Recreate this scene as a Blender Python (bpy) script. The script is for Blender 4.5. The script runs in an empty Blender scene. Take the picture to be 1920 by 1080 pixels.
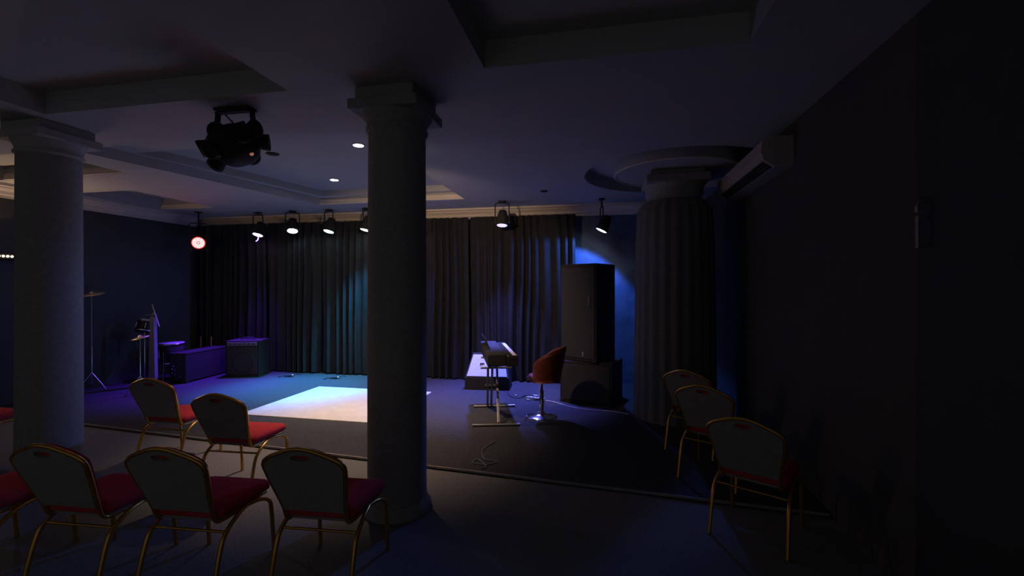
import bpy, bmesh, math, random
from mathutils import Vector, Matrix, Euler
random.seed(7)
R = math.radians
scene = bpy.context.scene
col = scene.collection

# ------------------------------------------------------------------ camera, world, exposure
cam_d = bpy.data.cameras.new('camera')
cam_d.sensor_width = 36.0
cam_d.lens = 16.0
cam_d.clip_start = 0.05
cam = bpy.data.objects.new('camera', cam_d)
col.objects.link(cam)
cam.location = (0, 0, 1.8)
cam.rotation_euler = (R(90), 0, R(11.5))
scene.camera = cam

world = bpy.data.worlds.new('world')
scene.world = world
world.use_nodes = True
bg = world.node_tree.nodes['Background']
bg.inputs[0].default_value = (1.0, 0.99, 0.97, 1)
bg.inputs[1].default_value = 0.064          # even ambient fill added to lift the blacks, entering by the open side

vs = scene.view_settings
vs.view_transform = 'Standard'
vs.look = 'None'
vs.exposure = 0.0
vs.gamma = 1.0
vs.use_curve_mapping = False

CEIL = 3.37
STAGE = 0.03
WALL_BACK, WALL_LEFT, WALL_RIGHT, OPEN_SIDE = 8.75, -8.95, 1.75, -1.6

# ------------------------------------------------------------------ materials
def mat(name, color, rough=0.6, metal=0.0, var=0.12, scale=20.0, bump=0.0, bscale=None, spec=0.5, emit=None, estr=0.0):
    m = bpy.data.materials.new(name)
    m.use_nodes = True
    nt = m.node_tree
    b = nt.nodes['Principled BSDF']
    tc = nt.nodes.new('ShaderNodeTexCoord')
    n = nt.nodes.new('ShaderNodeTexNoise')
    n.inputs['Scale'].default_value = scale
    n.inputs['Detail'].default_value = 4.0
    nt.links.new(tc.outputs['Object'], n.inputs['Vector'])
    r = nt.nodes.new('ShaderNodeValToRGB')
    r.color_ramp.elements[0].position = 0.3
    r.color_ramp.elements[1].position = 0.7
    r.color_ramp.elements[0].color = tuple(c * (1 - var) for c in color) + (1,)
    r.color_ramp.elements[1].color = tuple(min(1, c * (1 + var)) for c in color) + (1,)
    nt.links.new(n.outputs['Fac'], r.inputs['Fac'])
    nt.links.new(r.outputs['Color'], b.inputs['Base Color'])
    b.inputs['Roughness'].default_value = rough
    b.inputs['Metallic'].default_value = metal
    b.inputs['Specular IOR Level'].default_value = spec
    if bump:
        n2 = nt.nodes.new('ShaderNodeTexNoise')
        n2.inputs['Scale'].default_value = bscale or scale * 4
        n2.inputs['Detail'].default_value = 3.0
        nt.links.new(tc.outputs['Object'], n2.inputs['Vector'])
        bp = nt.nodes.new('ShaderNodeBump')
        bp.inputs['Strength'].default_value = bump
        bp.inputs['Distance'].default_value = 0.01
        nt.links.new(n2.outputs['Fac'], bp.inputs['Height'])
        nt.links.new(bp.outputs['Normal'], b.inputs['Normal'])
    if emit:
        b.inputs['Emission Color'].default_value = tuple(emit) + (1,)
        b.inputs['Emission Strength'].default_value = estr
    return m

M = dict(
    ceiling=mat('ceiling_paint', (0.42, 0.42, 0.435), 0.85, var=0.03, scale=3, bump=0.05, bscale=40, spec=0.2),
    cornice=mat('cream_cornice_paint', (0.72, 0.64, 0.56), 0.7, var=0.05, scale=6, spec=0.2),
    wall_dark=mat('black_wall_paint', (0.08, 0.08, 0.08), 0.8, var=0.06, scale=4, bump=0.1, bscale=30, spec=0.2),
    wall_back=mat('worn_grey_wall_tinted_lamp_blue', (0.10, 0.14, 0.20), 0.75, var=0.35, scale=3.0, bump=0.3, bscale=9, spec=0.3),  # blue of the stage lamp is mixed into the paint colour; mottling is wear
    carpet=mat('hall_carpet', (0.19, 0.19, 0.192), 0.95, var=0.2, scale=60, bump=0.5, bscale=300, spec=0.1),
    stage=mat('stage_carpet', (0.056, 0.057, 0.062), 0.9, var=0.2, scale=50, bump=0.4, bscale=300, spec=0.1),
    trim=mat('worn_aluminium_trim', (0.30, 0.28, 0.28), 0.6, 0.0, var=0.2, scale=15),
    rug=mat('white_rug', (0.62, 0.60, 0.58), 0.95, var=0.06, scale=6, bump=0.4, bscale=160, spec=0.1),
    cloth=mat('charcoal_column_cloth', (0.31, 0.31, 0.315), 0.9, var=0.1, scale=25, bump=0.2, bscale=200, spec=0.1),
    curtain=mat('charcoal_curtain_cloth', (0.023, 0.0225, 0.023), 0.85, var=0.15, scale=8, bump=0.2, bscale=160, spec=0.2),
    drape=mat('black_drape_cloth', (0.18, 0.18, 0.182), 0.9, var=0.1, scale=25, bump=0.2, bscale=200, spec=0.1),
    black=mat('black_plastic', (0.03, 0.03, 0.032), 0.6, var=0.1, scale=30, spec=0.2),
    cabinet=mat('black_speaker_carpet', (0.032, 0.031, 0.030), 0.85, var=0.25, scale=50, bump=0.4, bscale=250, spec=0.2),
    grille=mat('black_grille_metal', (0.030, 0.029, 0.028), 0.75, 0.0, var=0.3, scale=120, bump=0.5, bscale=300),
    shell=mat('black_chair_vinyl', (0.26, 0.26, 0.262), 0.8, var=0.08, scale=30, bump=0.1, bscale=200, spec=0.3),
    red=mat('red_chair_fabric', (0.55, 0.055, 0.068), 0.95, var=0.12, scale=40, bump=0.3, bscale=250, spec=0.05),
    gold=mat('gold_painted_steel', (0.66, 0.37, 0.075), 0.30, 0.85, var=0.08, scale=20),
    chrome=mat('chrome', (0.75, 0.75, 0.78), 0.15, 1.0, var=0.03, scale=10),
    steel=mat('dull_grey_steel', (0.33, 0.33, 0.33), 0.4, 0.8, var=0.1, scale=20),
    leather=mat('brown_red_leather', (0.20, 0.04, 0.022), 0.45, var=0.2, scale=14, bump=0.15, bscale=90),
    white=mat('white_grille_cloth', (0.72, 0.72, 0.76), 0.85, var=0.08, scale=30, bump=0.3, bscale=180, spec=0.2),
    keys=mat('ivory_key', (0.82, 0.78, 0.70), 0.35, var=0.02, scale=10),
    grey=mat('pale_grey_cover', (0.20, 0.20, 0.20), 0.7, var=0.1, scale=12),
    brass=mat('cymbal_bronze', (0.90, 0.72, 0.45), 0.42, 0.8, var=0.1, scale=9),
    acwhite=mat('air_conditioner_plastic', (0.40, 0.37, 0.36), 0.5, var=0.04, scale=8),
    cable=mat('pale_cable_rubber', (0.55, 0.53, 0.52), 0.5, var=0.05),
    drumhead=mat('drum_skin', (0.45, 0.45, 0.48), 0.6, var=0.05),
    oak=mat('reddish_wood', (0.40, 0.17, 0.11), 0.5, var=0.15, scale=14),
)
def glow(name, c, s, base=(0.6, 0.6, 0.6)):
    return mat(name, base, 0.4, var=0.0, emit=c, estr=s)

# ------------------------------------------------------------------ mesh builder
def frame_from(d):
    d = d.normalized()
    a = Vector((0, 0, 1)) if abs(d.z) < 0.9 else Vector((1, 0, 0))
    x = d.cross(a).normalized()
    return x, d.cross(x).normalized()

def smooth_path(pts, n=6, closed=False):
    P = [Vector(p) for p in pts]
    out = []
    m = len(P)
    rng = range(m if closed else m - 1)
    for i in rng:
        if closed:
            a, b, c, d = P[i - 1], P[i], P[(i + 1) % m], P[(i + 2) % m]
        else:
            a, b, c, d = P[max(i - 1, 0)], P[i], P[i + 1], P[min(i + 2, m - 1)]
        for k in range(n):
            t = k / n
            out.append(0.5 * ((2 * b) + (c - a) * t + (2 * a - 5 * b + 4 * c - d) * t * t + (3 * b - a - 3 * c + d) * t ** 3))
    if not closed:
        out.append(P[-1])
    return out

class MB:
    def __init__(s):
        s.v, s.f, s.sm = [], [], []
    def add(s, vs, fs, smooth=False, mtx=None):
        o = len(s.v)
        for p in vs:
            p = Vector(p)
            s.v.append(mtx @ p if mtx is not None else p)
        for f in fs:
            s.f.append([i + o for i in f])
            s.sm.append(smooth)
        return s
    def box(s, c, size, rot=(0, 0, 0), bevel=0.0, mtx=None):
        T = Matrix.Translation(c) @ Euler(rot).to_matrix().to_4x4()
        if mtx is not None:
            T = mtx @ T
        bm = bmesh.new()
        bmesh.ops.create_cube(bm, size=1.0)
        bmesh.ops.scale(bm, vec=size, verts=bm.verts)
        if bevel:
            bmesh.ops.bevel(bm, geom=list(bm.edges), offset=bevel, segments=2, profile=0.5, affect='EDGES')
        bm.verts.index_update()
        s.add([v.co for v in bm.verts], [[v.index for v in f.verts] for f in bm.faces], False, T)
        bm.free()
        return s
    def cyl(s, p0, p1, r0, r1=None, seg=16, caps=True):
        r1 = r0 if r1 is None else r1
        p0, p1 = Vector(p0), Vector(p1)
        x, y = frame_from(p1 - p0)
        vs = []
        for p, r in ((p0, r0), (p1, r1)):
            for k in range(seg):
                a = 2 * math.pi * k / seg
                vs.append(p + x * (r * math.cos(a)) + y * (r * math.sin(a)))
        s.add(vs, [[k, (k + 1) % seg, seg + (k + 1) % seg, seg + k] for k in range(seg)], True)
        if caps:
            s.add(vs[:seg], [list(range(seg - 1, -1, -1))])
            s.add(vs[seg:], [list(range(seg))])
        return s
    def tube(s, pts, r, seg=8, closed=False):
        P = [Vector(p) for p in pts]
        n = len(P)
        vs = []
        x = None
        for i, p in enumerate(P):
            if closed:
                d = P[(i + 1) % n] - P[i - 1]
            else:
                d = P[min(i + 1, n - 1)] - P[max(i - 1, 0)]
            d.normalize()
            if x is None:
                x, y = frame_from(d)
            else:
                x = (x - d * x.dot(d)).normalized()
                y = d.cross(x)
            for k in range(seg):
                a = 2 * math.pi * k / seg
                vs.append(p + x * (r * math.cos(a)) + y * (r * math.sin(a)))
        fs = []
        for i in range(n if closed else n - 1):
            j = (i + 1) % n
            for k in range(seg):
                fs.append([i * seg + k, i * seg + (k + 1) % seg, j * seg + (k + 1) % seg, j * seg + k])
        s.add(vs, fs, True)
        if not closed:
            s.add(vs[:seg], [list(range(seg - 1, -1, -1))])
            s.add(vs[-seg:], [list(range(seg))])
        return s
    def lathe(s, prof, seg=24, mtx=None, smooth=True):
        vs, fs = [], []
        for r, z in prof:
            for k in range(seg):
                a = 2 * math.pi * k / seg
                vs.append((r * math.cos(a), r * math.sin(a), z))
        for i in range(len(prof) - 1):
            for k in range(seg):
                fs.append([i * seg + k, i * seg + (k + 1) % seg, (i + 1) * seg + (k + 1) % seg, (i + 1) * seg + k])
        s.add(vs, fs, smooth, mtx)
        s.add(vs[:seg], [list(range(seg - 1, -1, -1))], False, mtx)
        s.add(vs[-seg:], [list(range(seg))], False, mtx)
        return s
    def loft(s, rings, smooth=False, mtx=None):
        n = len(rings[0])
        vs = [p for r in rings for p in r]
        fs = []
        for i in range(len(rings) - 1):
            for k in range(n):
                fs.append([i * n + k, i * n + (k + 1) % n, (i + 1) * n + (k + 1) % n, (i + 1) * n + k])
        s.add(vs, fs, smooth, mtx)
        s.add(rings[0], [list(range(n - 1, -1, -1))], False, mtx)
        s.add(rings[-1], [list(range(n))], False, mtx)
        return s
    def build(s, name, m, parent=None, loc=None, rot=None):
        me = bpy.data.meshes.new(name)
        me.from_pydata([tuple(v) for v in s.v], [], s.f)
        me.polygons.foreach_set('use_smooth', s.sm)
        me.materials.append(M[m] if isinstance(m, str) else m)
        me.update()
        o = bpy.data.objects.new(name, me)
        col.objects.link(o)
        if parent is not None:
            o.parent = parent
        if loc is not None:
            o.location = loc
        if rot is not None:
            o.rotation_euler = rot
        return o

def tag(o, label, cat, group=None):
    o['label'] = label
    o['category'] = cat
    if group:
        o['group'] = group
    return o
def thing(name, label, cat, loc=(0, 0, 0), rz=0.0, group=None):
    o = bpy.data.objects.new(name, None)
    o.empty_display_size = 0.1
    col.objects.link(o)
    o.location = loc
    o.rotation_euler = (0, 0, rz)
    return tag(o, label, cat, group)
def struct(o, label=None):
    o['kind'] = 'structure'
    if label:
        o['label'] = label
    return o
def copy_tree(o, parent=None):
    c = o.copy()
    col.objects.link(c)
    c.parent = parent
    for ch in list(o.children):
        copy_tree(ch, c)
    return c
def rounded(w0, w1, y0, y1, r, n=4):
    """rounded trapezoid outline, width w0 at y0 and w1 at y1"""
    pts = []
    cs = [(w1 / 2 - r, y1 - r, 0), (-w1 / 2 + r, y1 - r, 90), (-w0 / 2 + r, y0 + r, 180), (w0 / 2 - r, y0 + r, 270)]
    for cx, cy, a0 in cs:
        for k in range(n + 1):
            a = R(a0 + 90 * k / n)
            pts.append((cx + r * math.cos(a), cy + r * math.sin(a)))
    return pts
def slab(mb, outline, levels, mtx=None, smooth=False):
    cx = sum(p[0] for p in outline) / len(outline)
    cy = sum(p[1] for p in outline) / len(outline)
    hw = max(abs(p[0] - cx) for p in outline)
    hd = max(abs(p[1] - cy) for p in outline)
    rings = []
    for z, ins in levels:
        rings.append([(cx + (x - cx) * (1 - ins / hw), cy + (y - cy) * (1 - ins / hd), z) for x, y in outline])
    mb.loft(rings, smooth, mtx)
    return mb

# ------------------------------------------------------------------ room shell
fl = MB().add([(WALL_LEFT - .2, OPEN_SIDE, 0), (WALL_RIGHT + .2, OPEN_SIDE, 0), (WALL_RIGHT + .2, WALL_BACK + .2, 0), (WALL_LEFT - .2, WALL_BACK + .2, 0)], [[0, 1, 2, 3]])
struct(fl.build('floor', 'carpet'), 'dark carpeted hall floor in front of the stage')

def edge_v(u):                       # front edge of the stage carpet runs slightly askew
    return 4.36 - 0.085 * (u + 2.6)
E0, E1 = WALL_LEFT + .02, WALL_RIGHT - .02
sc = MB().loft([[(E0, edge_v(E0), z), (E1, edge_v(E1), z), (E1, WALL_BACK - .01, z), (E0, WALL_BACK - .01, z)] for z in (0.001, STAGE)])
struct(sc.build('stage_floor', 'stage'), 'dark carpeted low stage floor under the coloured lights')
tr = MB()
ang = math.atan(-0.085)
L = (E1 - E0) / math.cos(ang)
tr.box(((E0 + E1) / 2, edge_v((E0 + E1) / 2) - .004, STAGE - .008), (L, .014, .022), (0, 0, ang), .003)
struct(tr.build('trim_1', 'trim'), 'thin metal edging along the stage front')

def wall(name, a, b, m, label, z1=CEIL + .3, th=.15):
    mb = MB().box(((a[0] + b[0]) / 2, (a[1] + b[1]) / 2, z1 / 2), (abs(a[0] - b[0]) + (th if abs(a[0] - b[0]) < .01 else 0), abs(a[1] - b[1]) + (th if abs(a[1] - b[1]) < .01 else 0), z1))
    return struct(mb.build(name, m), label)
wall('wall_back', (WALL_LEFT - .15, WALL_BACK + .075), (WALL_RIGHT + .15, WALL_BACK + .075), 'wall_back', 'grey back wall behind the stage curtains, tinted with blue lamp light')
wall('wall_left', (WALL_LEFT - .075, OPEN_SIDE), (WALL_LEFT - .075, WALL_BACK), 'wall_dark', 'black wall on the drum side')
wall('wall_right', (WALL_RIGHT + .075, OPEN_SIDE), (WALL_RIGHT + .075, WALL_BACK), 'wall_dark', 'black wall at the right of the hall')

# ceiling with sunken trays and a round groove
DL, DF = -5.95, -5.28              # left side of the large stage tray at its near and far end
TRAYS = [(-4.95, -2.47, 0.6, 3.19, .20), (-.84, .91, 0.6, 3.15, .20),          # two near trays
         (DL, -2.42, 4.06, 7.72, .24), (-8.6, -6.4, 4.05, 5.05, .20), (-8.7, -7.45, 5.95, 7.55, .22)]
RC, RO, RI = (.94, 6.55), 1.22, .80      # round ceiling rose: centre, groove outer and inner radius
RQ = (RC[0] - 1.24, RC[0] + .81, RC[1] - 1.24, RC[1] + 1.24)   # square patch cut out for it (right side meets the wall)
us = sorted({WALL_LEFT - .1, WALL_RIGHT + .1, RQ[0], RQ[1]} | {t[0] for t in TRAYS} | {t[1] for t in TRAYS})
vs_ = sorted({OPEN_SIDE, WALL_BACK + .1, RQ[2], RQ[3]} | {t[2] for t in TRAYS} | {t[3] for t in TRAYS})
ce = MB()
for i in range(len(us) - 1):
    for j in range(len(vs_) - 1):
        cu, cv = (us[i] + us[i + 1]) / 2, (vs_[j] + vs_[j + 1]) / 2
        if any(t[0] < cu < t[1] and t[2] < cv < t[3] for t in TRAYS):
            continue
        if RQ[0] < cu < RQ[1] and RQ[2] < cv < RQ[3]:
            continue
        ce.add([(us[i], vs_[j], CEIL), (us[i], vs_[j + 1], CEIL), (us[i + 1], vs_[j + 1], CEIL), (us[i + 1], vs_[j], CEIL)], [[0, 1, 2, 3]])
def tray(mb, a, b, c, d, z0, z1):
    q = [(a, c), (b, c), (b, d), (a, d)]
    for k in range(4):
        p, n = q[k], q[(k + 1) % 4]
        mb.add([(p[0], p[1], z0), (n[0], n[1], z0), (n[0], n[1], z1), (p[0], p[1], z1)], [[0, 1, 2, 3]])
for a, b, c, d, h in TRAYS:
    if (a, c) != (DL, 4.06):
        tray(ce, a, b, c, d, CEIL, CEIL + h)
        ce.add([(a, c, CEIL + h), (a, d, CEIL + h), (b, d, CEIL + h), (b, c, CEIL + h)], [[0, 1, 2, 3]])
        continue
    # the large stage tray: its left side runs askew and it has an inner step, deeper towards the hall
    zm, zt, i, f = CEIL + h * .55, CEIL + h, .14, .62
    q0 = [(DL, c), (b, c), (b, d), (DF, d)]
    q1 = [(DL + i + .02, c + f), (b - i, c + f), (b - i, d - i), (DF + i, d - i)]
    ce.add([(DL, c, CEIL), (DL, d, CEIL), (DF, d, CEIL)], [[0, 1, 2]])
    for k in range(4):
        p, n, p1, n1_ = q0[k], q0[(k + 1) % 4], q1[k], q1[(k + 1) % 4]
        ce.add([p + (CEIL,), n + (CEIL,), n + (zm,), p + (zm,)], [[0, 1, 2, 3]])
        ce.add([p + (zm,), n + (zm,), n1_ + (zm,), p1 + (zm,)], [[0, 1, 2, 3]])
        ce.add([p1 + (zm,), n1_ + (zm,), n1_ + (zt,), p1 + (zt,)], [[0, 1, 2, 3]])
    ce.add([p + (zt,) for p in q1], [[0, 1, 2, 3]])
# square patch around the rose (ring of quads from the square to the circle), clipped at the wall side
NS = 64
def sq(a):
    dx, dy = math.cos(a), math.sin(a)
    lim = []
    if dx > 1e-6: lim.append((RQ[1] - RC[0]) / dx)
    if dx < -1e-6: lim.append((RQ[0] - RC[0]) / dx)
    if dy > 1e-6: lim.append((RQ[3] - RC[1]) / dy)
    if dy < -1e-6: lim.append((RQ[2] - RC[1]) / dy)
    t = min(lim)
    return t, dx, dy
angs = sorted([2 * math.pi * k / NS for k in range(NS)] + [math.atan2(y - RC[1], x - RC[0]) % (2 * math.pi) for x in RQ[:2] for y in RQ[2:]])
for k in range(len(angs)):
    a0, a1 = angs[k], angs[(k + 1) % len(angs)]
    P = []
    for a in (a0, a1):
        t, dx, dy = sq(a)
        ro, ri = min(RO, t), min(RI, t)
        P.append([(RC[0] + dx * q, RC[1] + dy * q, z) for q, z in ((t, CEIL), (ro, CEIL), (ro, CEIL + .16), (ri, CEIL + .16), (ri, CEIL), (0, CEIL))])
    for q in range(4):
        ce.add([P[0][q], P[0][q + 1], P[1][q + 1], P[1][q]], [[0, 1, 2, 3]])
    ce.add([P[0][4], P[0][5], P[1][4]], [[0, 1, 2]])
struct(ce.build('ceiling', 'ceiling'), 'pale ceiling with sunken rectangular trays and a round rose')
# slim moulded rim of the round ceiling rose
rim = MB().tube([(RC[0] + RI * math.cos(a), RC[1] + RI * math.sin(a), CEIL - .005) for a in [R(90 + 3.0 * k) for k in range(85)]], .012, 6)
struct(rim.build('trim_2', 'cornice'), 'thin pale rim of the round ceiling rose')

# cornice: stepped profile swept along the walls
PROF = [(0, 0), (0, -.20), (.03, -.20), (.035, -.165), (.07, -.155), (.085, -.11), (.13, -.07), (.14, -.045), (.18, -.04), (.18, 0)]
def cornice(name, p, q, inward, label):
    n = len(PROF)
    rings = [[(b[0] + inward[0] * d, b[1] + inward[1] * d, CEIL + z - .002) for d, z in PROF] for b in (p, q)]
    return struct(MB().loft(rings).build(name, 'cornice'), label)
cornice('trim_3', (WALL_LEFT, WALL_BACK - .002), (WALL_RIGHT, WALL_BACK - .002), (0, -1), 'cream stepped cornice above the stage curtains')
cornice('trim_4', (WALL_LEFT + .002, 3.6), (WALL_LEFT + .002, WALL_BACK - .19), (1, 0), 'cream stepped cornice on the left wall')
# cream mouldings on the far lip of the stage trays
for n, (a, b, c, d, h) in enumerate(TRAYS[2:]):
    mb = MB()
    rings = [[(u, d - x, CEIL + z) for x, z in ((-.01, .005), (.035, .005), (.035, .02), (.02, .045), (.02, .085), (.008, .10), (-.01, .10))] for u in ((DF if a == DL else a) + .001, b - .001)]
    mb.loft(rings)
    struct(mb.build('trim_%d' % (5 + n), 'cornice'), 'cream moulding on the far side of a ceiling tray')

# ------------------------------------------------------------------ columns
def column(u, v, r, label, top=3.05, ab=.285, capital='cloth', plinth=True):
    t = thing('column', label, 'column', (u, v, 0), 0, 'round columns of the hall')
    MB().lathe([(r, .10), (r * 1.0, 1.0), (r * .985, 2.2), (r * .97, top)], 40).build('shaft', 'cloth', t)
    MB().lathe([(r * 1.16, 0.001), (r * 1.16, .05), (r * 1.08, .075), (r * 1.02, .10)], 40).build('base', 'cloth', t)
    c = MB().lathe([(r * .97, top), (r * 1.05, top + .012), (r * 1.05, top + .03), (r * .99, top + .04), (r * 1.02, top + .08), (ab * .98, top + .135)], 40)
    c.box((0, 0, top + .175), (ab * 2, ab * 2, .08), bevel=.012)
    c.box((0, 0, (top + .215 + CEIL) / 2), (ab * 1.7, ab * 1.7, CEIL - top - .216), bevel=.01)
    c.build('capital', capital, t)
    return t
column(-1.665, 3.47, .236, 'round dark column with square capital in the middle, before the white rug')
column(-5.33, 3.47, .243, 'round dark column with pale flared capital at the left', 3.07, .28, 'ceiling')
# column by the right wall, wrapped in a wide black drape
t = thing('column', 'broad black draped column beside the tall loudspeaker, under the ceiling rose', 'column', (RC[0], 6.62, 0), 0, 'round columns of the hall')
rings = []
for z, r, amp in ((STAGE + .001, .54, .010), (1.2, .525, .009), (2.4, .51, .008), (2.85, .49, .007), (2.98, .40, .004)):
    rings.append([((r + amp * math.sin(a * 22)) * math.cos(a), (r + amp * math.sin(a * 22)) * math.sin(a), z) for a in [2 * math.pi * k / 176 for k in range(176)]])
MB().loft(rings, True).build('drape', 'drape', t)
c = MB().lathe([(.36, 2.981), (.36, 3.05), (.385, 3.08), (.37, 3.12), (.40, 3.2)], 40)
c.box((0, 0, 3.25), (.80, .80, .10), bevel=.012)
c.box((0, 0, 3.334), (.68, .68, .07), bevel=.01)
c.build('capital', 'cloth', t)

# ------------------------------------------------------------------ stage curtains
def curtain(u0, u1, label, amp=.055, lam=.17, z1=3.165, v=8.45, seed=0):
    rnd = random.Random(seed)
    n = int((u1 - u0) / .014)
    ph, acc = [], 0.0
    am = []
    a_now = amp
    for i in range(n + 1):
        acc += 2 * math.pi * .014 / lam * (1 + .35 * math.sin(i * .11 + seed) + .2 * rnd.uniform(-1, 1))
        a_now += (amp * (1 + .5 * math.sin(i * .07 + 2 * seed)) - a_now) * .2
        ph.append(acc)
        am.append(a_now)
    NZ = 10
    vs, fs = [], []
    for off in (0.0, .012):
        for j in range(NZ + 1):
            z = STAGE + .025 + (z1 - STAGE - .025) * j / NZ
            k = .55 + .45 * (1 - j / NZ)
            for i in range(n + 1):
                x = u0 + (u1 - u0) * i / n
                w = math.sin(ph[i] + .25 * math.sin(j * .6 + i * .02))
                vs.append((x + .012 * math.sin(j * .5 + i * .05), v + off + am[i] * k * w, z))
    N = (n + 1) * (NZ + 1)
    for b in (0, 1):
        for j in range(NZ):
            for i in range(n):
                q = [b * N + j * (n + 1) + i, b * N + j * (n + 1) + i + 1, b * N + (j + 1) * (n + 1) + i + 1, b * N + (j + 1) * (n + 1) + i]
                fs.append(q if b == 0 else q[::-1])
    for j in range(NZ):
        for i in (0, n):
            q = [j * (n + 1) + i, (j + 1) * (n + 1) + i, N + (j + 1) * (n + 1) + i, N + j * (n + 1) + i]
            fs.append(q)
    o = MB().add(vs, fs, True).build('stage_curtain', 'curtain')
    return tag(o, label, 'curtain', 'stage curtain panels')
curtain(-8.75, -7.07, 'dark pleated curtain panel in the far left corner behind the drums', seed=1)
curtain(-7.03, -5.77, 'dark pleated curtain panel behind the square bass cabinet, streaked blue', seed=2)
curtain(-5.73, -4.37, 'dark pleated curtain panel behind the two microphones on the floor', seed=3)
curtain(-4.33, -2.57, 'dark pleated curtain panel partly hidden by the middle column', seed=4)
curtain(-2.53, -.52, 'dark pleated curtain panel behind the keyboard, ending beside the tall loudspeaker', seed=5)

# ------------------------------------------------------------------ white rug
rg = MB()
slab(rg, rounded(2.12, 2.12, -.905, .905, .012, 2), [(0, 0), (.010, 0), (.014, .004)])
tag(rg.build('rug', 'rug', None, (-3.93, 6.365, STAGE + .001)), 'white rectangular rug lying on the stage floor', 'rug')

# ------------------------------------------------------------------ stage lamps
def par(label, loc, aim, lens_c, lens_s, spot_c, spot_w, cone=95, blend=.9, dots=True, top=None, drop=True, tail=False, r=.105):
    loc, aim = Vector(loc), Vector(aim)
    t = thing('stage_lamp', label, 'stage light', loc, 0, 'LED stage lamps')
    d = (aim - loc).normalized()
    q = d.to_track_quat('-Z', 'Y')
    mt = q.to_matrix().to_4x4()
    can = MB().lathe([(r * .45, .27), (r * .66, .26), (r * .76, .20), (r * .98, .07), (r * 1.06, .0), (r * 1.06, -.018), (r * .97, -.018), (r * .95, .002)], 24, mt)
    for k in range(5):
        can.lathe([(r * .84, .195 - k * .02), (r * (.86 + .02 * k), .190 - k * .02), (r * .84, .185 - k * .02)], 24, mt)
    can.build('can', 'black', t)
    le = MB().lathe([(r * .955, .0), (r * .955, -.006), (r * .5, -.010), (.004, -.011)], 24, mt)
    lens = le.build('lens', glow('lens_glow', lens_c, min(lens_s, 1.3) if dots else lens_s), t)
    if dots:
        db = MB()
        for rr, nn in ((.70, 14), (.40, 8), (0.0, 1)):
            for k in range(nn):
                a = 2 * math.pi * k / nn
                p = Vector((r * rr * math.cos(a), r * rr * math.sin(a), -.010))
                db.lathe([(.021, 0), (.018, -.006), (.004, -.008)], 8, mt @ Matrix.Translation(p))
        db.build('led_array', glow('led_glow', [min(1, .55 + .6 * c) for c in lens_c], lens_s * 1.6), lens)
    z_top = (CEIL if top is None else top) - loc.z
    y = MB()
    hw = r * 1.22
    h0 = z_top - .04 if drop else .16
    h0 = min(h0, .40)
    yaw = math.atan2(d.x, -d.y) if abs(d.x) + abs(d.y) > .2 else 0
    ry = Matrix.Rotation(yaw, 4, 'Z')
    pts = [(-hw, 0, .03), (-hw, .0, h0 - .03), (-hw + .03, 0, h0), (hw - .03, 0, h0), (hw, 0, h0 - .03), (hw, 0, .03)]
    for k in range(len(pts) - 1):
        a, b = ry @ Vector(pts[k]), ry @ Vector(pts[k + 1])
        y.cyl(a, b, .011, seg=6)
    for sx in (-1, 1):
        y.cyl(ry @ Vector((sx * hw * .8, 0, .04)), ry @ Vector((sx * (hw + .025), 0, .04)), .018, seg=8)
    yk = y.build('yoke', 'black', t)
    mnt = MB().box((0, 0, z_top - .012), (.13, .10, .022), (0, 0, yaw), .004)
    if z_top - .024 > h0:
        mnt.cyl((0, 0, h0 - .005), (0, 0, z_top - .02), .016, seg=8)
    mnt.build('mount', 'black', t)
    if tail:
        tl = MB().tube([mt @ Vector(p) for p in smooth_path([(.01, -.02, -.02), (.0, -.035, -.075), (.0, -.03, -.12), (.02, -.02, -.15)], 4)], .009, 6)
        tl.build('reflection_tail', glow('reflection_glow', lens_c, lens_s * .5), t)  # curved reflection below the lens, modelled as a glowing tube
    if spot_w:
        ld = bpy.data.lights.new('lamp_beam', 'SPOT')
        ld.energy = spot_w
        ld.color = spot_c
        ld.spot_size = R(cone)
        ld.spot_blend = blend
        ld.shadow_soft_size = .06
        lo = bpy.data.objects.new('lamp_beam', ld)
        col.objects.link(lo)
        lo.parent = t
        lo.location = d * .05
        lo.rotation_euler = q.to_euler()
    return t
par('stage lamp glowing purple, above the square bass cabinet', (-7.03, 8.18, 2.91), (-7.15, 7.2, 0), (.42, .16, 1), 6, (.13, .02, 1), 1250, cone=68, tail=True)
par('stage lamp glowing bright blue-white, second of the row over the curtain', (-6.22, 8.18, 2.97), (-5.5, 7.1, 0), (.15, .40, 1), 14, (.02, .20, 1), 1250, cone=58)
par('stage lamp glowing mint green, third of the row over the curtain', (-5.40, 8.18, 2.94), (-5.7, 7.3, 0), (.10, .85, .75), 8, (.04, .70, .75), 220, cone=66)
par('stage lamp glowing white-cyan, tight beside the middle column', (-4.60, 8.18, 2.95), (-5.1, 7.6, 0), (.20, .60, 1), 14, (.06, .52, 1), 900, cone=66)
par('purple stage lamp hidden behind the middle column', (-3.62, 8.18, 2.95), (-3.4, 7.8, 0), (.4, .2, 1), 6, (.16, .08, 1), 200, cone=60)
par('stage lamp with dotted violet LEDs above the keyboard', (-1.81, 8.0, 2.94), (-1.8, 7.35, 0), (.14, .08, .9), .75, (.17, .18, 1), 1150, cone=74)
par('stage lamp glowing pure white, above the tall loudspeaker', (-.05, 8.15, 2.82), (-1.3, 7.9, .2), (.75, .85, 1), 22, (.06, .19, 1), 175, cone=134, blend=.2, dots=False)
par('red stage lamp facing the hall from the left corner', (-8.2, 7.9, 2.73), (-2.5, 0.5, 1.2), (1, .03, .01), .95, (1, .10, .03), 12, r=.13)
par('warm stage lamp on the ceiling hidden behind the middle column', (-2.08, 4.36, 3.02), (-3.0, 8.4, .6), (1, .75, .5), 4, (1, .70, .46), 200, cone=100, blend=.6)

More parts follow.
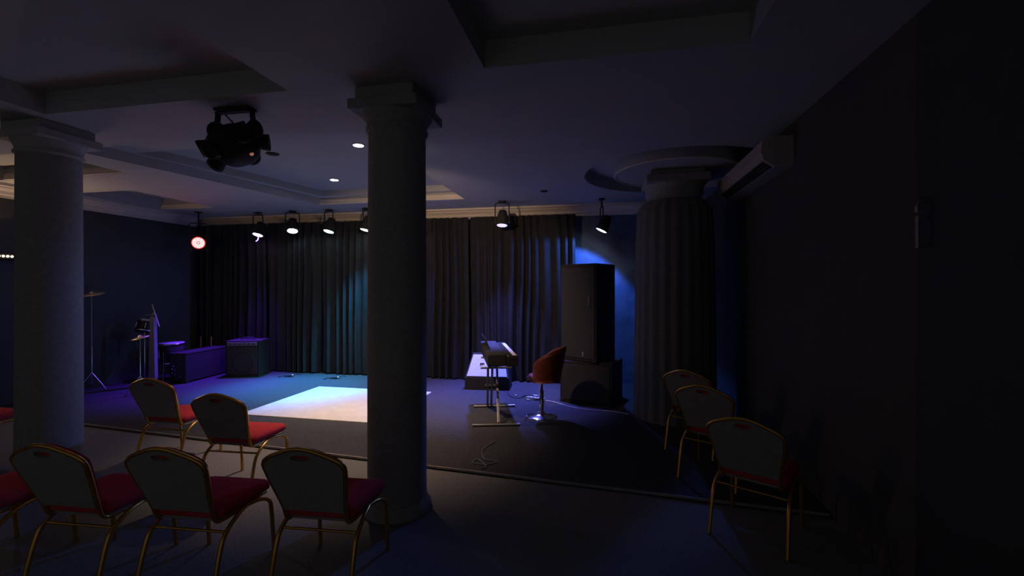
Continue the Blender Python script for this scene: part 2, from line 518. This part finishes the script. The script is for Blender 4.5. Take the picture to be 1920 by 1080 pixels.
# ------------------------------------------------------------------ recessed ceiling downlights
def downlight(label, u, v, lit, w=0, color=(1, .78, .58), r=.062, z=CEIL, cone=100):
    t = thing('downlight', label, 'ceiling light', (u, v, z), 0, 'recessed ceiling downlights')
    MB().lathe([(r, -.001), (r * 1.35, -.001), (r * 1.35, -.008), (r * 1.2, -.014), (r * 1.02, -.010)], 24).build('rim', 'cornice' if lit else 'black', t)
    MB().lathe([(r * 1.0, -.004), (r * 1.0, -.012), (.003, -.016)], 24).build('lens', glow('downlight_glow', (.92, .95, 1), 25) if lit else M['black'], t)
    if w:
        ld = bpy.data.lights.new('downlight_beam', 'SPOT')
        ld.energy, ld.color, ld.spot_size, ld.spot_blend, ld.shadow_soft_size = w, color, R(cone), .9, .05
        lo = bpy.data.objects.new('downlight_beam', ld)
        col.objects.link(lo)
        lo.parent = t
        lo.location = (0, 0, -.05)
ZT = CEIL + .24
downlight('lit ceiling downlight close beside the capital of the middle column', -3.05, 5.25, True, 360, (1, .68, .47), z=ZT, cone=78)
downlight('lit ceiling downlight further back over the white rug', -4.42, 6.85, True, 210, (1, .80, .66), z=ZT, cone=76)
downlight('unlit dark ceiling downlight near the hanging effect lamp', -4.38, 5.36, False, z=ZT)
downlight('unlit small ceiling downlight above the keyboard', -.96, 7.31, False, r=.045)

# ------------------------------------------------------------------ hanging effect lamp
t = thing('effect_lamp', 'black hanging effect lamp with many barrels on the ceiling', 'effect light', (-3.17, 3.42, CEIL))
MB().box((0, 0, -.012), (.34, .12, .022), bevel=.004).build('mount', 'black', t)
y = MB()
for k in range(1):
    pts = smooth_path([(-.20, 0, -.30), (-.175, 0, -.06), (-.15, 0, -.03), (.15, 0, -.03), (.175, 0, -.06), (.20, 0, -.30)], 4)
    for a, b in zip(pts[:-1], pts[1:]):
        dd = (Vector(b) - Vector(a))
        y.box((Vector(a) + Vector(b)) / 2, (.014, .05, dd.length + .008), (0, math.atan2(dd.x, dd.z), 0))
y.build('yoke', 'black', t)
tilt = Matrix.Translation((0, 0, -.30)) @ Euler((R(-8), R(-24), R(31))).to_matrix().to_4x4()
b = MB().lathe([(.10, .10), (.17, .09), (.21, .06), (.235, .01), (.225, -.05), (.17, -.10)], 28, tilt)
b.lathe([(.09, .10), (.085, .13), (.02, .135)], 20, tilt)
b.box((.05, .0, .10), (.20, .16, .06), bevel=.01, mtx=tilt)
b.build('body', 'black', t)
for k in range(10):
    a = R(4 + 36 * k)
    hz = (-.055, .03)[k % 2]
    pos = Vector((.19 * math.cos(a), .17 * math.sin(a), hz))
    dr = Vector((math.cos(a), math.sin(a), -.35 + (k % 3) * .15)).normalized()
    q = dr.to_track_quat('Z', 'Y').to_matrix().to_4x4()
    ln = (.075, .10, .085)[k % 3]
    br = MB().lathe([(.05, 0), (.062, .02), (.064, ln - .04), (.072, ln - .03), (.072, ln), (.062, ln), (.058, ln - .015)], 16, tilt @ Matrix.Translation(pos) @ q)
    bo = br.build('barrel', 'black', t)
    MB().lathe([(.058, ln - .015), (.035, ln - .004), (.003, ln)], 14, tilt @ Matrix.Translation(pos) @ q).build('lens', 'black', bo)
MB().lathe([(.17, -.10), (.16, -.13), (.13, -.165), (.07, -.19), (.01, -.20)], 24, tilt).build('dome', 'black', t)
MB().tube(smooth_path([(-.14, .03, -.02), (-.09, .05, -.08), (-.05, .02, -.10), (-.03, .02, -.15)], 5), .007, 6).build('power_cable', 'black', t)
e = MB().lathe([(.018, .0), (.014, -.012), (.003, -.015)], 10, tilt @ Matrix.Translation((.09, -.08, -.172)))
e.build('pilot_light', glow('pilot_glow', (1, .42, .22), .25), t)

# ------------------------------------------------------------------ banquet chairs
def make_chair():
    t = thing('banquet_chair', '', 'chair')
    # seat
    sb = MB()
    ol = rounded(.40, .43, -.20, .23, .05, 4)
    slab(sb, ol, [(.432, .012), (.442, .0), (.472, .0), (.488, .012), (.498, .04), (.502, .09)], smooth=True)
    sb.build('seat', 'red', t)
    pan = MB()
    slab(pan, rounded(.36, .39, -.18, .20, .04, 3), [(.412, .0), (.433, .0)])
    pan.build('seat_pan', 'shell', t)
    # back: outline in (x, s) with s up the slope
    tl = R(20)
    def bp(x, s, n=0.0):            # n: forward offset
        return Vector((x, -.205 - s * math.sin(tl) + n * math.cos(tl), .455 + s * math.cos(tl) + n * math.sin(tl)))
    half = [(.168, .03), (.178, .10), (.198, .22), (.214, .335), (.207, .380), (.168, .416), (.10, .450), (.05, .470)]
    right = smooth_path([(x, s, 0) for x, s in half] + [(0, .478, 0)], 3)
    pts = [(p.x, p.y) for p in right]
    outline = pts + [(-x, s) for x, s in pts[-2::-1]]
    def panel(name, m, n0, n1, inset, hole):
        bm = bmesh.new()
        cx, cy = 0, .25
        o2 = [(x * (1 - inset / .21), cy + (s - cy) * (1 - inset / .23)) for x, s in outline]
        def ring(P, n):
            vs = [bm.verts.new(bp(x, s, n)) for x, s in P]
            return vs
        hp = []
        if hole:
            hp = [(.052 * math.cos(a), .425 + (.018 if math.sin(a) > 0 else .026) * math.sin(a)) for a in [2 * math.pi * k / 16 for k in range(16)]]
        loops = []
        for n in (n0, n1):
            lo = ring(o2, n)
            lh = ring(hp, n) if hole else []
            ed = [bm.edges.new((lo[i], lo[(i + 1) % len(lo)])) for i in range(len(lo))]
            ed += [bm.edges.new((lh[i], lh[(i + 1) % len(lh)])) for i in range(len(lh))]
            bmesh.ops.triangle_fill(bm, use_beauty=True, edges=ed)
            loops.append((lo, lh))
        for a, b_ in zip(loops[0], loops[1]):
            for i in range(len(a)):
                j = (i + 1) % len(a)
                bm.faces.new((a[i], a[j], b_[j], b_[i]))
        bmesh.ops.recalc_face_normals(bm, faces=bm.faces)
        me = bpy.data.meshes.new(name)
        bm.to_mesh(me)
        bm.free()
        me.materials.append(M[m])
        o = bpy.data.objects.new(name, me)
        col.objects.link(o)
        o.parent = t
        return o
    panel('back_shell', 'shell', -.012, .008, .008, True)
    panel('back_cushion', 'red', .008, .040, .02, False)
    # frame: down both sides, bending forward under the seat
    fr = [bp(x, s) for x, s in pts]
    side = [Vector((.19, .19, .418)), Vector((.185, .05, .412)), Vector((.175, -.12, .405)), Vector((.168, -.19, .418))]
    path = smooth_path(side + [fr[1]], 4)[:-1] + fr[1:]
    path = path + [Vector((-p.x, p.y, p.z)) for p in path[-2::-1]]
    MB().tube(path, .0125, 8).build('back_frame', 'gold', t)
    for sx in (1, -1):
        f = smooth_path([(sx * .185, -.02, .412), (sx * .205, .10, .404), (sx * .212, .19, .36), (sx * .214, .215, .27), (sx * .216, .235, .0)], 5)
        MB().tube(f, .0125, 8).build('leg', 'gold', t)
        f = smooth_path([(sx * .185, .06, .412), (sx * .207, -.08, .398), (sx * .214, -.18, .34), (sx * .216, -.225, .25), (sx * .220, -.285, .0)], 5)
        MB().tube(f, .0125, 8).build('leg', 'gold', t)
    MB().tube([(-.21, .17, .375), (.21, .17, .375)], .008, 6).build('stretcher', 'gold', t)
    MB().tube([(-.212, -.17, .345), (.212, -.17, .345)], .008, 6).build('stretcher', 'gold', t)
    for o in t.children:                      # broad banquet chair
        for vtx in o.data.vertices:
            vtx.co.x *= 1.14
            vtx.co.y *= 1.06
    return t
proto = make_chair()
CH = [  # u, v, z, facing (deg, 0 = towards the stage), label
    (-3.24, 3.64, 0, 4, 'gold framed chair with bright red seat, nearest the white rug'),
    (-4.42, 4.06, 0, 3, 'gold framed red chair of the front row, further from the white rug'),
    (-1.69, 2.63, 0, 4, 'red banquet chair directly in front of the middle column base'),
    (-2.46, 2.48, 0, 4, 'dim red banquet chair behind the front pair, second from the middle column'),
    (-3.17, 2.39, 0, 4, 'dim red banquet chair, third from the middle column in the shaded row'),
    (-3.90, 2.28, 0, 4, 'dim red banquet chair cut by the left edge of the photo'),
    (-6.35, 3.55, 0, 0, 'red banquet chair beyond the left column, mostly hidden'),
    (1.02, 5.36, STAGE, -30, 'dark banquet chair by the right wall, farthest of the three'),
    (1.04, 4.61, STAGE, -30, 'dark banquet chair by the right wall, middle of the three'),
    (1.12, 3.70, 0, -30, 'dark banquet chair by the right wall, nearest of the three'),
]
for i, (u, v, z, a, lab) in enumerate(CH):
    o = proto if i == 0 else copy_tree(proto)
    o.location = (u, v, z + .001)
    o.rotation_euler = (0, 0, R(a))
    tag(o, lab, 'chair', 'banquet chairs in the hall')

# ------------------------------------------------------------------ loudspeaker tower
def driver(parent, x, y, z, r, name='cone'):
    mt = Matrix.Translation((x, y, z)) @ Matrix.Rotation(R(90), 4, 'X')
    o = MB().lathe([(r, -.004), (r, .008), (r * .9, .010), (r * .86, .0), (r * .4, -.035), (r * .3, -.03), (.004, -.015)], 28, mt)
    return o.build(name, 'black', parent)
def cabinet(name, label, cat, loc, rz, w, d, h, m='cabinet', grille=True, group=None):
    t = thing(name, label, cat, loc, rz, group)
    MB().box((0, 0, h / 2), (w, d, h), bevel=.012).build('cabinet', m, t)
    return t
t = cabinet('subwoofer', 'low wide black bass bin under the tall loudspeaker', 'loudspeaker', (-.20, 7.36, STAGE + .001), R(-14), .82, .70, .64)
MB().box((0, -.358, .32), (.74, .016, .54), bevel=.005).build('grille', 'grille', t)
for sx in (-1, 1):
    h = MB().box((sx * .414, 0, .38), (.012, .16, .09), bevel=.004)
    h.build('handle', 'black', t)
for sx in (-1, 1):
    for sz in (.031, .609):
        MB().box((sx * .374, -.319, sz), (.085, .085, .066), bevel=.02).build('corner_guard', 'black', t)
t = cabinet('loudspeaker', 'tall black loudspeaker standing on the bass bin', 'loudspeaker', (-.26, 7.32, STAGE + .643), R(-31), .66, .55, 1.50)
g = MB().box((0, -.283, .75), (.60, .016, 1.40), bevel=.005).build('grille', 'grille', t)
MB().tube(smooth_path([(.22, -.290, .86), (.22, -.32, .87), (.22, -.32, 1.0), (.22, -.290, 1.01)], 3), .006, 6).build('handle', 'steel', t)
MB().box((.1, -.294, .12), (.03, .008, .07), bevel=.002).build('badge', 'steel', t)

# ------------------------------------------------------------------ keyboard on its X stand
KA = R(19)
KL = (-1.51, 6.40)
t = thing('keyboard_stand', 'grey folding X stand with two floor bars under the keyboard', 'stand', (-1.48, 6.12, STAGE + .001), R(15))
KH = .76
for yy, nm in ((-.47, 'foot_bar'), (.47, 'foot_bar')):
    f = MB().cyl((-.30, yy, .018), (.30, yy, .018), .016, seg=8)
    for sx in (-1, 1):
        f.cyl((sx * .27, yy, .018), (sx * .305, yy, .018), .0178, seg=10)
    f.build(nm, 'steel', t)
for x, s in ((-.05, 1), (.03, -1), (-.105, 1)):
    MB().box((x, 0, (.03 + KH) / 2), (.032, .022, math.hypot(.90, KH - .05)), (s * math.atan2(.90, KH - .05), 0, 0), .003).build('leg', 'steel', t)
for yy in (-.44, .44):
    MB().cyl((-.20, yy, KH - .016), (.20, yy, KH - .016), .015, seg=8).build('support_arm', 'steel', t)
MB().cyl((-.14, 0, .415), (.07, 0, .415), .03, seg=12).build('pivot', 'black', t)
k = thing('keyboard', 'black electronic keyboard with pale keys beside the stool', 'keyboard', (KL[0], KL[1], STAGE + KH + .003), KA)
KLEN = 1.48
MB().box((-.085, 0, .08), (.25, KLEN, .16), bevel=.015).build('body', 'black', k)
MB().box((.115, 0, .05), (.15, KLEN, .10), bevel=.008).build('key_bed', 'black', k)
for yy in (-1, 1):
    MB().box((.125, yy * (KLEN / 2 - .025), .10), (.13, .05, .07), bevel=.01).build('end_block', 'black', k)
kw = (KLEN - .12) / 52
wm = MB().box((0, 0, 0), (.145, kw * .93, .02), bevel=.0015).build('white_key', 'keys', k, (.113, 0, .118))
wm.location.y = -(KLEN - .12) / 2 + kw / 2
bk = None
for i in range(52):
    if i:
        o = wm.copy()
        col.objects.link(o)
        o.parent = k
        o.location.y = -(KLEN - .12) / 2 + kw * (i + .5)
    if i < 51 and i % 7 not in (1, 4):
        if bk is None:
            bk = MB().box((0, 0, 0), (.080, kw * .42, .014), bevel=.002).build('black_key', 'black', k)
        else:
            o2 = bk.copy()
            col.objects.link(o2)
            o2.parent = k
            bk = o2
        bk.location = (.08, -(KLEN - .12) / 2 + kw * (i + 1), .135)
MB().box((-.165, .10, .22), (.012, .85, .17), (0, R(-22), 0), .003).build('music_rest', 'black', k)

# ------------------------------------------------------------------ bar stool
t = thing('bar_stool', 'brown-red bucket bar stool with chrome pedestal beside the keyboard', 'stool', (-.85, 6.22, STAGE + .001), R(84))
MB().lathe([(.215, 0), (.215, .008), (.20, .016), (.12, .030), (.05, .050), (.034, .075)], 36).build('base', 'chrome', t)
MB().lathe([(.030, .07), (.030, .36), (.020, .365), (.020, .50)], 20).build('pedestal', 'chrome', t)
MB().tube(smooth_path([(0, .02, .25), (.10, .04, .25), (.13, .15, .25), (.08, .24, .25), (0, .26, .25), (-.08, .24, .25), (-.13, .15, .25), (-.10, .04, .25), (0, .02, .25)], 4), .010, 8).build('foot_rest', 'chrome', t)
slab_m = MB()
slab(slab_m, [(.205 * math.cos(2 * math.pi * q / 28), .20 * math.sin(2 * math.pi * q / 28)) for q in range(28)], [(.49, .06), (.51, .012), (.55, 0), (.575, .02), (.585, .07)], smooth=True)
slab_m.build('seat', 'leather', t)
NA, NZ = 36, 8
vs, fs = [], []
for off in (0, -.035):
    for i in range(NA + 1):
        a = R(-90 + (i / NA - .5) * 250)
        tb = 1 - abs(i / NA - .5) * 2
        htop = .70 + .26 * (math.sin(tb * math.pi / 2) ** .6)
        for j in range(NZ + 1):
            f = j / NZ
            z = .50 + (htop - .50) * f
            r = (.225 + .045 * f) + off
            vs.append((r * math.cos(a), r * math.sin(a) * .96 - .04 - .045 * f, z))
n1 = (NA + 1) * (NZ + 1)
for b_ in (0, 1):
    for i in range(NA):
        for j in range(NZ):
            q = [b_ * n1 + i * (NZ + 1) + j, b_ * n1 + (i + 1) * (NZ + 1) + j, b_ * n1 + (i + 1) * (NZ + 1) + j + 1, b_ * n1 + i * (NZ + 1) + j + 1]
            fs.append(q if b_ == 0 else q[::-1])
for i in range(NA):
    for j in (0, NZ):
        fs.append([i * (NZ + 1) + j, (i + 1) * (NZ + 1) + j, n1 + (i + 1) * (NZ + 1) + j, n1 + i * (NZ + 1) + j])
for j in range(NZ):
    for i in (0, NA):
        fs.append([i * (NZ + 1) + j, i * (NZ + 1) + j + 1, n1 + i * (NZ + 1) + j + 1, n1 + i * (NZ + 1) + j])
MB().add(vs, fs, True).build('backrest', 'leather', t)
rimp = []
for i in range(NA + 1):
    rimp.append(Vector(vs[i * (NZ + 1) + NZ]) * .5 + Vector(vs[n1 + i * (NZ + 1) + NZ]) * .5)
MB().tube(rimp, .018, 8).build('piping', 'leather', t)

# ------------------------------------------------------------------ white fronted wedge amplifier
t = thing('stage_amplifier', 'tilted amplifier with white grille cloth standing behind the keyboard', 'amplifier', (-2.02, 7.86, STAGE + .001), R(4))
prof = [(-.20, 0), (.24, 0), (.24, .56), (.12, .60), (.03, .60), (-.20, .20)]
W0, W1 = .39, .30
def wx(z):
    return W0 + (W1 - W0) * max(0, z - .2) / .4
MB().loft([[(sx * wx(z), y, z) for y, z in prof] for sx in (-1, 1)]).build('cabinet', 'black', t)
def face(y, z, n):                   # point on the sloping front
    return Vector((0, y - n * .867, z + n * .498))
fy = lambda s: (-.20 + .23 * s, .20 + .40 * s)
rings = []
for n in (.001, .022):
    r_ = []
    for sx, s in ((-1, .06), (1, .06), (1, .93), (-1, .93)):
        y_, z_ = fy(s)
        p = face(y_, z_, n)
        r_.append((sx * (wx(z_) - .03), p.y, p.z))
    rings.append(r_)
MB().loft(rings).build('grille_cloth', 'white', t)
MB().tube(smooth_path([(-.14, .07, .60), (-.13, .07, .645), (-.05, .07, .665), (.05, .07, .665), (.13, .07, .645), (.14, .07, .60)], 4), .012, 8).build('handle', 'steel', t)
y_, z_ = fy(.55)
p = face(y_, z_, .026)
MB().box((-.10, p.y, p.z), (.075, .03, .012), (R(60), 0, R(10)), .002).build('badge', 'black', t)

# cables and small gear on the stage
def cable(label, pts, r=.006, m='cable', cat='cable', name='cable'):
    return tag(MB().tube(smooth_path(pts, 6), r, 6).build(name, m), label, cat)
S = STAGE + .008
t = thing('power_strip', 'white power strip on the floor beside the bar stool', 'power strip', (-1.07, 7.12, STAGE + .001), R(-16))
MB().box((0, 0, .022), (.30, .06, .044), bevel=.006).build('housing', 'keys', t)
for q in range(4):
    MB().lathe([(.018, .0445), (.018, .047), (.010, .0475)], 12, Matrix.Translation((-.10 + .065 * q, 0, 0))).build('socket', 'grey', t)
cable('pale cable running from the power strip towards the draped column', [(-.91, 7.08, S), (-.76, 7.03, S), (-.52, 6.80, S), (-.20, 6.66, S), (.08, 6.66, S), (.34, 6.56, S)])
cable('dark cable lying in the violet light between amplifier and stool', [(-1.62, 7.55, S), (-1.5, 7.25, S), (-1.35, 7.15, S), (-1.28, 7.35, S), (-1.12, 7.3, S), (-1.06, 7.155, S + .03)], .005, 'black')
cable('loose dark cable tangled on the floor before the keyboard stand', [(-1.23, 5.08, S), (-1.30, 4.80, S), (-1.22, 4.55, S), (-1.08, 4.50, S), (-1.14, 4.40, S), (-1.30, 4.42, S), (-1.28, 4.52, S), (-1.15, 4.36, S), (-1.18, 4.29, S)], .005, 'grey')
t = thing('plug', 'small pale jack plug on the floor behind the keyboard', 'plug', (-1.42, 7.31, STAGE + .001), R(30))
MB().cyl((0, -.03, .012), (0, .02, .012), .011, seg=10).build('grip', 'keys', t)
MB().cyl((0, .02, .012), (0, .055, .012), .005, seg=8).build('pin', 'chrome', t)

def floor_mic(label, u, v, a):
    t = thing('microphone', label, 'microphone', (u, v, STAGE + .027), a, 'microphones lying on the stage')
    MB().lathe([(.012, -.09), (.020, -.02), (.023, .04), (.023, .05)], 14, Matrix.Rotation(R(90), 4, 'Y')).build('grip', 'black', t)
    MB().lathe([(.022, .05), (.026, .06), (.025, .085), (.016, .105), (.004, .110)], 14, Matrix.Rotation(R(90), 4, 'Y')).build('head', 'chrome', t)
    MB().tube(smooth_path([(-.09, 0, 0), (-.16, -.02, -.018), (-.20, .06, -.020), (-.1, .15, -.020), (.05, .22, -.020), (.2, .2, -.020)], 5), .005, 6).build('cord', 'black', t)
floor_mic('microphone lying on the stage floor near the square bass cabinet', -6.16, 7.98, R(25))
floor_mic('microphone lying on the stage floor behind the white rug', -5.15, 7.98, R(25))

# ------------------------------------------------------------------ bass cabinet
t = cabinet('bass_cabinet', 'square black bass speaker cabinet with purple lit top near the back curtain', 'loudspeaker', (-7.12, 8.02, STAGE + .001), R(17), .64, .48, .72)
MB().box((0, -.246, .33), (.56, .014, .54), bevel=.004).build('grille', 'grille', t)
MB().box((0, -.246, .655), (.56, .016, .07), bevel=.004).build('control_panel', 'steel', t)
driver(t, .02, -.250, .30, .21, 'cone')
MB().tube(smooth_path([(-.12, 0, .72), (-.11, 0, .75), (0, 0, .762), (.11, 0, .75), (.12, 0, .72)], 4), .012, 8).build('handle', 'black', t)
for q in range(6):
    MB().cyl((-.22 + .088 * q, -.254, .655), (-.22 + .088 * q, -.272, .655), .012, seg=10).build('knob', 'black', t)

# ------------------------------------------------------------------ equipment case
t = thing('equipment_case', 'long low black equipment case with glinting sockets on its end', 'case', (-7.82, 7.58, STAGE + .001), R(6))
MB().box((0, 0, .28), (.32, 1.10, .52), bevel=.012).build('body', 'cabinet', t)
MB().box((0, 0, .545), (.33, 1.11, .03), bevel=.008).build('lid', 'cabinet', t)
pn = MB().box((0, -.553, .28), (.27, .012, .44), bevel=.003).build('end_panel', 'black', t)
for x, z in ((-.06, .32), (-.08, .27), (-.03, .25), (-.08, .20), (-.03, .17), (.07, .13)):
    MB().cyl((x, -.558, z), (x, -.575, z), .013, seg=10).build('socket', 'chrome', pn)
for yy in (-.5, .5):
    for sx in (-1, 1):
        MB().box((sx * .14, yy, .012), (.05, .05, .024), bevel=.004).build('foot', 'black', t)

# ------------------------------------------------------------------ grey post with boom
t = thing('boom_stand', 'tall pale grey post with crossbar and slanted boom arm by the drums', 'stand', (-8.03, 6.80, STAGE + .001), 0)
MB().loft([[(sx * w, sy * .03, z) for sx, sy in ((-1, -1), (1, -1), (1, 1), (-1, 1))] for z, w in ((.02, .07), (.3, .066), (1.25, .042))]).build('post', 'grey', t)
MB().box((0, 0, .012), (.34, .30, .022), bevel=.006).build('base', 'black', t)
MB().cyl((-.15, -.02, 1.27), (.10, -.02, 1.28), .014, seg=10).build('crossbar', 'steel', t)
MB().cyl((.0, 0, 1.24), (0, 0, 1.32), .03, seg=12).build('clamp', 'steel', t)
MB().cyl((.01, -.03, 1.47), (.25, -.10, 1.08), .008, seg=8).build('boom_arm', 'steel', t)
MB().cyl((.09, -.06, 1.25), (.12, -.065, 1.29), .018, seg=10).build('knob', 'chrome', t)

# ------------------------------------------------------------------ drums
def drum(name, label, loc, r, h, legs=0, tilt=0, m='black', rz=0, rod=None):
    t = thing(name, label, 'drum', loc, rz)
    mt = Matrix.Rotation(R(tilt), 4, 'X')
    MB().lathe([(r * .97, 0), (r, .01), (r, h - .01), (r * .97, h)], 28, mt).build('shell', m, t)
    MB().lathe([(r * 1.0, h - .004), (r * .99, h + .008), (.004, h + .009)], 28, mt).build('head', 'drumhead', t)
    for z in (.02, h - .02):
        MB().lathe([(r * 1.005, z - .014), (r * 1.04, z - .014), (r * 1.04, z + .014), (r * 1.005, z + .014)], 28, mt).build('hoop', 'chrome', t)
    for k in range(6):
        a = R(60 * k + 15)
        MB().cyl(mt @ Vector((r * 1.04 * math.cos(a), r * 1.04 * math.sin(a), h * .3)), mt @ Vector((r * 1.04 * math.cos(a), r * 1.04 * math.sin(a), h * .7)), .012, seg=8).build('lug', 'chrome', t)
    for k in range(legs):
        a = R(360 / legs * k + 45)
        MB().tube(smooth_path([(r * 1.06 * math.cos(a), r * 1.06 * math.sin(a), h * .6), (r * 1.06 * math.cos(a), r * 1.06 * math.sin(a), -.1), (r * 1.15 * math.cos(a), r * 1.15 * math.sin(a), -(loc[2] - STAGE - .003))], 4), .010, 6).build('leg', 'chrome', t)
    if rod is not None:
        MB().cyl((0, 0, 0), (rod[0], rod[1], rod[2]), .014, seg=8).build('holder', 'chrome', t)
        MB().lathe([(.17, rod[2]), (.17, rod[2] + .012), (.02, rod[2] + .03)], 16, Matrix.Translation((rod[0], rod[1], 0))).build('base', 'black', t)
    return t
drum('floor_tom', 'dark floor tom drum with blue lit skin behind the grey post', (-8.28, 7.38, STAGE + .30), .21, .40, legs=3)
drum('rack_tom', 'small dark tom drum with glinting lugs above the floor tom', (-8.44, 6.98, .97), .16, .22, tilt=-18, rod=(0, 0, STAGE - .97 + .002))
def cymbal(label, loc, r, tilt, hz):
    t = thing('cymbal_stand', label, 'cymbal', loc, 0)
    mt = Matrix.Translation((0, 0, hz)) @ Euler(tilt).to_matrix().to_4x4()
    MB().lathe([(r, -.006), (r, -.003), (r * .5, .012), (r * .2, .02), (r * .17, .035), (.012, .045)], 32, mt).build('cymbal', 'brass', t)
    MB().cyl((0, 0, .10), (0, 0, hz + .06), .010, seg=8).build('pole', 'chrome', t)
    for k in range(3):
        a = R(120 * k + 20)
        MB().cyl((0, 0, .30), (.22 * math.cos(a), .22 * math.sin(a), .010), .009, seg=6).build('leg', 'chrome', t)
    return t
cymbal('bright edged cymbal on a stand at the left of the drums', (-7.59, 6.20, STAGE + .001), .13, (R(12), R(-8), 0), .94)
cymbal('dark high cymbal on a tall stand at the far left of the drums', (-8.74, 6.30, STAGE + .001), .18, (R(12), 0, 0), 1.66)
t = thing('microphone_stand', 'pair of thin upright poles on one base behind the equipment case', 'stand', (-8.28, 8.16, STAGE + .001), 0)
MB().box((0, 0, .012), (.42, .14, .022), bevel=.006).build('base', 'black', t)
for sx in (-.13, .13):
    MB().cyl((sx, 0, .02), (sx, 0, .74), .013, seg=8).build('pole', 'oak', t)
t = thing('microphone_stand', 'low round based stand between the equipment case and bass cabinet', 'stand', (-7.68, 8.28, STAGE + .001), 0)
MB().lathe([(.10, 0), (.10, .012), (.05, .03), (.02, .04)], 24).build('base', 'steel', t)
MB().cyl((0, 0, .03), (0, 0, .22), .012, seg=8).build('pole', 'steel', t)
MB().lathe([(.02, .22), (.025, .24), (.012, .26)], 12).build('clutch', 'black', t)

# ------------------------------------------------------------------ LED bar on the left wall
t = thing('led_bar', 'bar with a row of small warm lamps on the left wall', 'light bar', (WALL_LEFT + .08, 5.15, 2.28), 0)
MB().box((-.03, 0, 0), (.09, 1.1, .10), bevel=.01).build('housing', 'black', t)
lm = glow('warm_bulb_glow', (1, .72, .42), 6)
for q in range(20):
    MB().lathe([(.017, 0), (.016, .008), (.010, .014), (.002, .017)], 10, Matrix.Translation((.016, .49 - .0515 * q, 0)) @ Matrix.Rotation(R(90), 4, 'Y')).build('bulb', lm, t)
for yy in (-.4, .4):
    MB().box((-.065, yy, .07), (.03, .04, .10), bevel=.004).build('bracket', 'black', t)
ld = bpy.data.lights.new('led_bar_beam', 'AREA')
ld.shape, ld.size, ld.size_y, ld.energy, ld.color = 'RECTANGLE', .05, 1.0, 13, (1, .66, .38)
lo = bpy.data.objects.new('led_bar_beam', ld)
col.objects.link(lo)
lo.parent = t
lo.location = (.06, 0, 0)
lo.rotation_euler = (R(90), 0, R(90))
lo.rotation_euler = Vector((1, 0, .25)).to_track_quat('-Z', 'Y').to_euler()

# ------------------------------------------------------------------ air conditioner and bracket on the right wall
t = thing('air_conditioner', 'long pale air conditioner high on the right wall near the ceiling rose', 'air conditioner', (WALL_RIGHT - .001, 5.6, 2.96), 0)
pr = [(0, 0), (-.16, 0), (-.26, .07), (-.28, .14), (-.27, .25), (-.22, .28), (0, .28)]
MB().loft([[(x, yy, z) for x, z in pr] for yy in (-.85, .85)]).build('housing', 'acwhite', t)
for yy in (-.855, .855):
    MB().loft([[(x * 1.02 - .0, yy + q, z * 1.02 - .003) for x, z in pr] for q in (-.012, .012)]).build('end_cap', 'acwhite', t)
for q in range(3):
    MB().box((-.185 - .028 * q, 0, .012 + .02 * q), (.03, 1.6, .006), (0, R(35), 0)).build('louvre', 'black', t)
t = thing('wall_bracket', 'slim upright metal bracket on the dark right wall', 'bracket', (WALL_RIGHT - .001, 2.92, 2.02), 0)
MB().cyl((-.05, 0, 0), (-.05, 0, .18), .010, seg=8).build('rod', 'steel', t)
MB().tube(smooth_path([(-.05, 0, .20), (-.055, 0, .23), (-.04, 0, .26), (-.01, 0, .27)], 4), .010, 8).build('hook', 'steel', t)
for z in (.02, .17):
    MB().box((-.026, 0, z), (.05, .02, .02), bevel=.003).build('arm', 'steel', t)
